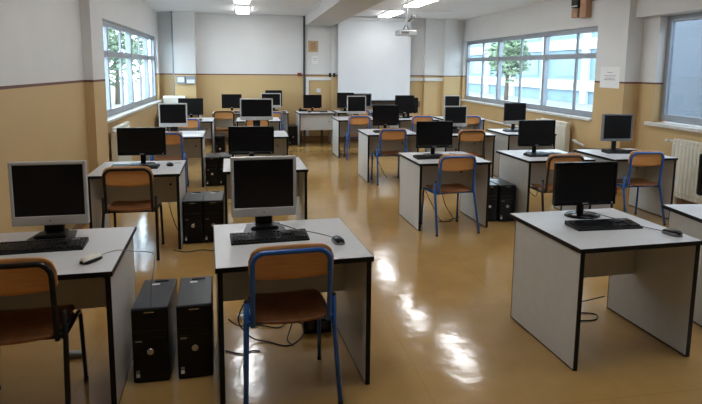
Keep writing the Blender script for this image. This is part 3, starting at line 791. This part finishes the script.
# power block under the front centre desk
u = empty('power_block', (.34, 3.50, 0), .02); tag(u, 'black power block on the floor under the front centre desk', 'power block')
MB().box(0, .19, 0, .13, 0, .115, BLKPL, .01).obj('case', u)
for xa in (.03, .12): MB().box(xa, xa + .04, -.003, .001, .03, .085, PIPE).obj('socket', u)
o = MB().box(0, .12, 0, .045, 0, .035, WPL, .008).box(.02, .10, .012, .032, .035, .0365, INK).obj('power_strip'); o.location = (-.07, 3.78, 0); o.rotation_euler = (0, 0, .9); tag(o, 'small white power strip lying left of the black power block', 'power strip')
o = MB().box(0, .11, 0, .05, 0, .03, GREYBOX, .006).box(.02, .04, .015, .035, .03, .031, INK).obj('floor_socket'); o.location = (-1.12, 3.42, 0); tag(o, 'small grey floor socket under the desk nearest on the left', 'socket')

def cable(pts, label, r=.0045, name='power_cable', m=CORDM, group='black cables on the floor'):
    o = MB().tube(smooth(pts, 8), r, m, 8).obj(name); tag(o, label, 'cable', group)
    return o
f = .0055
cable([(-.02, 3.34, .36), (-.08, 3.40, .18), (.0, 3.46, .03), (.12, 3.42, f), (.22, 3.36, f), (.30, 3.42, f), (.36, 3.485, .05)], 'black cable looping across the floor to the power block')
cable([(-.15, 3.60, .10), (-.08, 3.62, .04), (.05, 3.68, f), (.18, 3.62, f), (.26, 3.70, f), (.34, 3.66, f)], 'black cable running behind the power strip')
cable([(.26, 3.36, f), (.23, 3.44, f), (.255, 3.54, .03), (.30, 3.60, .13), (.31, 3.34, .34)], 'black cable rising from the floor beside the power block')
cable([(-.16, 3.36, f), (-.06, 3.30, f), (-.0, 3.33, f), (.05, 3.32, f)], 'short black cable end on the floor behind the blue chair leg')
cable([(-.440, 3.42, .30), (-.434, 3.36, .26), (-.430, 3.40, .22), (-.436, 3.46, .2), (-.434, 3.6, f)], 'black cables hanging between the two front towers')
cable([(2.20, 3.42, f), (2.34, 3.50, f), (2.46, 3.46, f), (2.40, 3.38, f), (2.24, 3.40, f), (2.12, 3.5, f)], 'black cable coiled on the floor under the front right desk')
cable([(2.08, 3.53, .12), (2.3, 3.50, .09), (2.55, 3.5, .12)], 'black cable slung across under the front right desk')
cable([(2.02, 6.20, .40), (2.10, 6.12, .20), (2.20, 6.05, f), (2.36, 6.10, f), (2.48, 6.18, f)], 'dark cable hanging behind the blue chair in the second row')
cable([(2.24, 6.24, .40), (2.30, 6.20, .16), (2.38, 6.16, f), (2.30, 6.00, f), (2.16, 6.02, f)], 'dark looped cable on the floor behind the second row blue chair')
cable([(-.84, 5.98, .36), (-.80, 5.96, .20), (-.74, 5.90, .06), (-.68, 5.84, f)], 'black cable hanging under the desk by the left window')
cable([(-.73, 5.42, f), (-.60, 5.34, f), (-.46, 5.38, f), (-.36, 5.34, f), (-.28, 5.40, f)], 'black cable lying in front of the touching pair of towers')
cable([(-.61, 8.2, .40), (-.60, 7.8, .2), (-.52, 7.5, .08), (-.36, 7.3, f), (-.2, 7.2, f)], 'black cable trailing from the paper covered desk to the floor')
cable([(3.40, 6.22, .40), (3.36, 6.16, .3), (3.42, 6.12, .24), (3.46, 6.16, .30), (3.42, 6.2, .36)], 'black cable loop hanging under the desk behind the brown chair')
cable([(2.02, 8.82, .40), (2.10, 8.7, .2), (2.2, 8.68, f), (2.36, 8.70, f), (2.52, 8.72, f)], 'dark cable on the floor under the third aisle desk')
cable([(4.10, 6.42, .755), (4.25, 6.50, .757), (4.40, 6.46, .757), (4.48, 6.40, .757)], 'black monitor cable lying on the desk by the right pillar')

# ------------------------------------------------------------------ outside
GRASS = mat('outdoor_grass', (0.13, 0.20, 0.06), 0.9, var=0.3, scale=2)
PAVE = mat('outdoor_paving', (0.20, 0.20, 0.19), 0.9, var=0.1, scale=1)
FACADE = mat('blue_facade_panel', (0.17, 0.25, 0.29), 0.7, var=0.04, scale=0.6)
FACW = mat('pale_concrete_band', (0.5, 0.51, 0.52), 0.7, var=0.02)
FACG = mat('facade_window_glass', (0.11, 0.18, 0.22), 0.3, var=0.1)
FACGREY = mat('blue_grey_render', (0.26, 0.295, 0.33), 0.8, var=0.02, scale=0.5)
LEAF = mat('bright_green_leaves', (0.20, 0.265, 0.16), 0.7, var=0.4, scale=3)
BARK = mat('tree_bark', (0.12, 0.09, 0.06), 0.9, var=0.2)
struct(MB().box(-60, 70, -40, 90, -.62, -.6, PAVE).obj('ground'))
# long office block opposite the right hand windows
bd = empty('office_building', (24, 12, -.6)); tag(bd, 'pale blue office building with white bands seen through the far right windows', 'building')
MB().box(0, 8, -4, 60, 0, 9.4, FACADE).obj('wall', bd)
for z in (.9, 3.9, 6.9): MB().box(-.18, 0, -4, 60, z, z + .75, FACW).obj('white_band', bd)
for k in range(11): MB().box(-.25, 0, -3.6 + k * 5.6, -2.9 + k * 5.6, 0, 9.4, FACW).obj('pier', bd)
for z in (1.75, 4.75):
    for k in range(10): MB().box(-.05, .0, -2.0 + k * 5.6, .8 + k * 5.6, z + .15, z + 1.75, FACG, 0).obj('window', bd)
# plain rendered wall close outside the near right window
bd2 = MB().box(10.5, 11.5, -12, 13.6, -.6, 3.4, FACGREY).box(10.45, 11.55, -12, 13.6, 3.4, 3.5, FACW).obj('garden_building'); tag(bd2, 'plain blue grey building wall filling the near right window', 'building')
def make_tree(seed, h, r):
    rnd = random.Random(seed)
    root = empty('tree')
    MB().tube([(0, 0, 0), (.05, .05, h * .3), (-.05, .1, h * .6), (0, 0, h * .85)], .16, BARK, 10, True, .05).obj('trunk', root)
    b = MB()
    for k in range(1500):
        u = rnd.random() * 2 * PI; v = math.acos(2 * rnd.random() - 1); q = r * (rnd.random() ** .45)
        lump = 1 + .25 * math.sin(3 * u + seed) * math.sin(4 * v)
        c = Vector((q * lump * math.sin(v) * math.cos(u), q * lump * math.sin(v) * math.sin(u), h * .62 + q * 1.15 * lump * math.cos(v)))
        s = .10 + .14 * rnd.random()
        a = Vector((rnd.gauss(0, 1), rnd.gauss(0, 1), rnd.gauss(0, 1))).normalized(); t = a.cross(Vector((0, 0, 1))).normalized(); w = a.cross(t)
        vs = [b.bm.verts.new(c + t * s * x + w * s * .6 * y) for x, y in ((-1, 0), (-.3, -1), (1, 0), (-.3, 1))]
        b.bm.faces.new(vs).material_index = b.mi(LEAF)
    b.obj('crown', root)
    return root
for i, (x, y, h, r, lab) in enumerate(((-8.5, 22, 6.5, 2.2, 'green tree outside the left window, nearest the pilaster'), (-9.5, 30, 7, 2.4, 'green tree outside the left window, in the middle'), (-8.0, 37, 6.0, 2.1, 'green tree outside the left window, toward the back'), (17.5, 36.0, 5.6, 1.5, 'green tree between the school and the pale blue building'))):
    o = make_tree(i * 5 + 1, h, r); o.location = (x, y, -.6); tag(o, lab, 'tree', 'trees outside')
bl = empty('apartment_building', (-26, 30, -.6)); tag(bl, 'pale building beyond the trees outside the left window', 'building')
MB().box(-6, 6, 0, 34, 0, 9, FACW).obj('wall', bl)
for z in (1.2, 4.2):
    for k in range(7): MB().box(6, 6.05, 1.5 + k * 4.6, 3.6 + k * 4.6, z, z + 1.5, FACG).obj('window', bl)

# ------------------------------------------------------------------ light
W = bpy.data.worlds.new('overcast_sky'); S.world = W; W.use_nodes = True
N = W.node_tree.nodes; L = W.node_tree.links
bg = N['Background']
tc = N.new('ShaderNodeTexCoord'); sp = N.new('ShaderNodeSeparateXYZ'); L.new(tc.outputs['Generated'], sp.inputs[0])
rp = N.new('ShaderNodeValToRGB')
rp.color_ramp.elements[0].position = 0.0; rp.color_ramp.elements[0].color = (0.95, 0.97, 1.0, 1)
rp.color_ramp.elements[1].position = 0.8; rp.color_ramp.elements[1].color = (0.84, 0.91, 1.0, 1)
L.new(sp.outputs['Z'], rp.inputs['Fac']); L.new(rp.outputs['Color'], bg.inputs['Color'])
bg.inputs['Strength'].default_value = 5.0
def portal(name, loc, rot, sx, sy):
    l = bpy.data.lights.new(name, 'AREA'); l.shape = 'RECTANGLE'; l.size = sx; l.size_y = sy
    l.cycles.is_portal = True
    o = bpy.data.objects.new(name, l); C.objects.link(o); o.location = loc; o.rotation_euler = rot
portal('daylight_left', (-2.17, (LY0 + LY1) / 2, 1.7), (0, -PI / 2, 0), 1.5, LY1 - LY0)
portal('daylight_right_far', (5.60, (RY0 + RY1) / 2, 1.72), (0, PI / 2, 0), 1.5, RY1 - RY0)
portal('daylight_right_near', (5.88, (NY0 + NY1) / 2, 1.78), (0, PI / 2, 0), 1.5, NY1 - NY0)

S.view_settings.view_transform = 'Standard'; S.view_settings.look = 'None'
S.view_settings.exposure = 0.78; S.view_settings.gamma = 1.0
try: S.view_settings.use_curve_mapping = False
except Exception: pass
S.cycles.max_bounces = 10; S.cycles.diffuse_bounces = 6; S.cycles.glossy_bounces = 5; S.cycles.transparent_max_bounces = 12
S.cycles.use_denoising = True
S.cycles.sample_clamp_indirect = 6.0
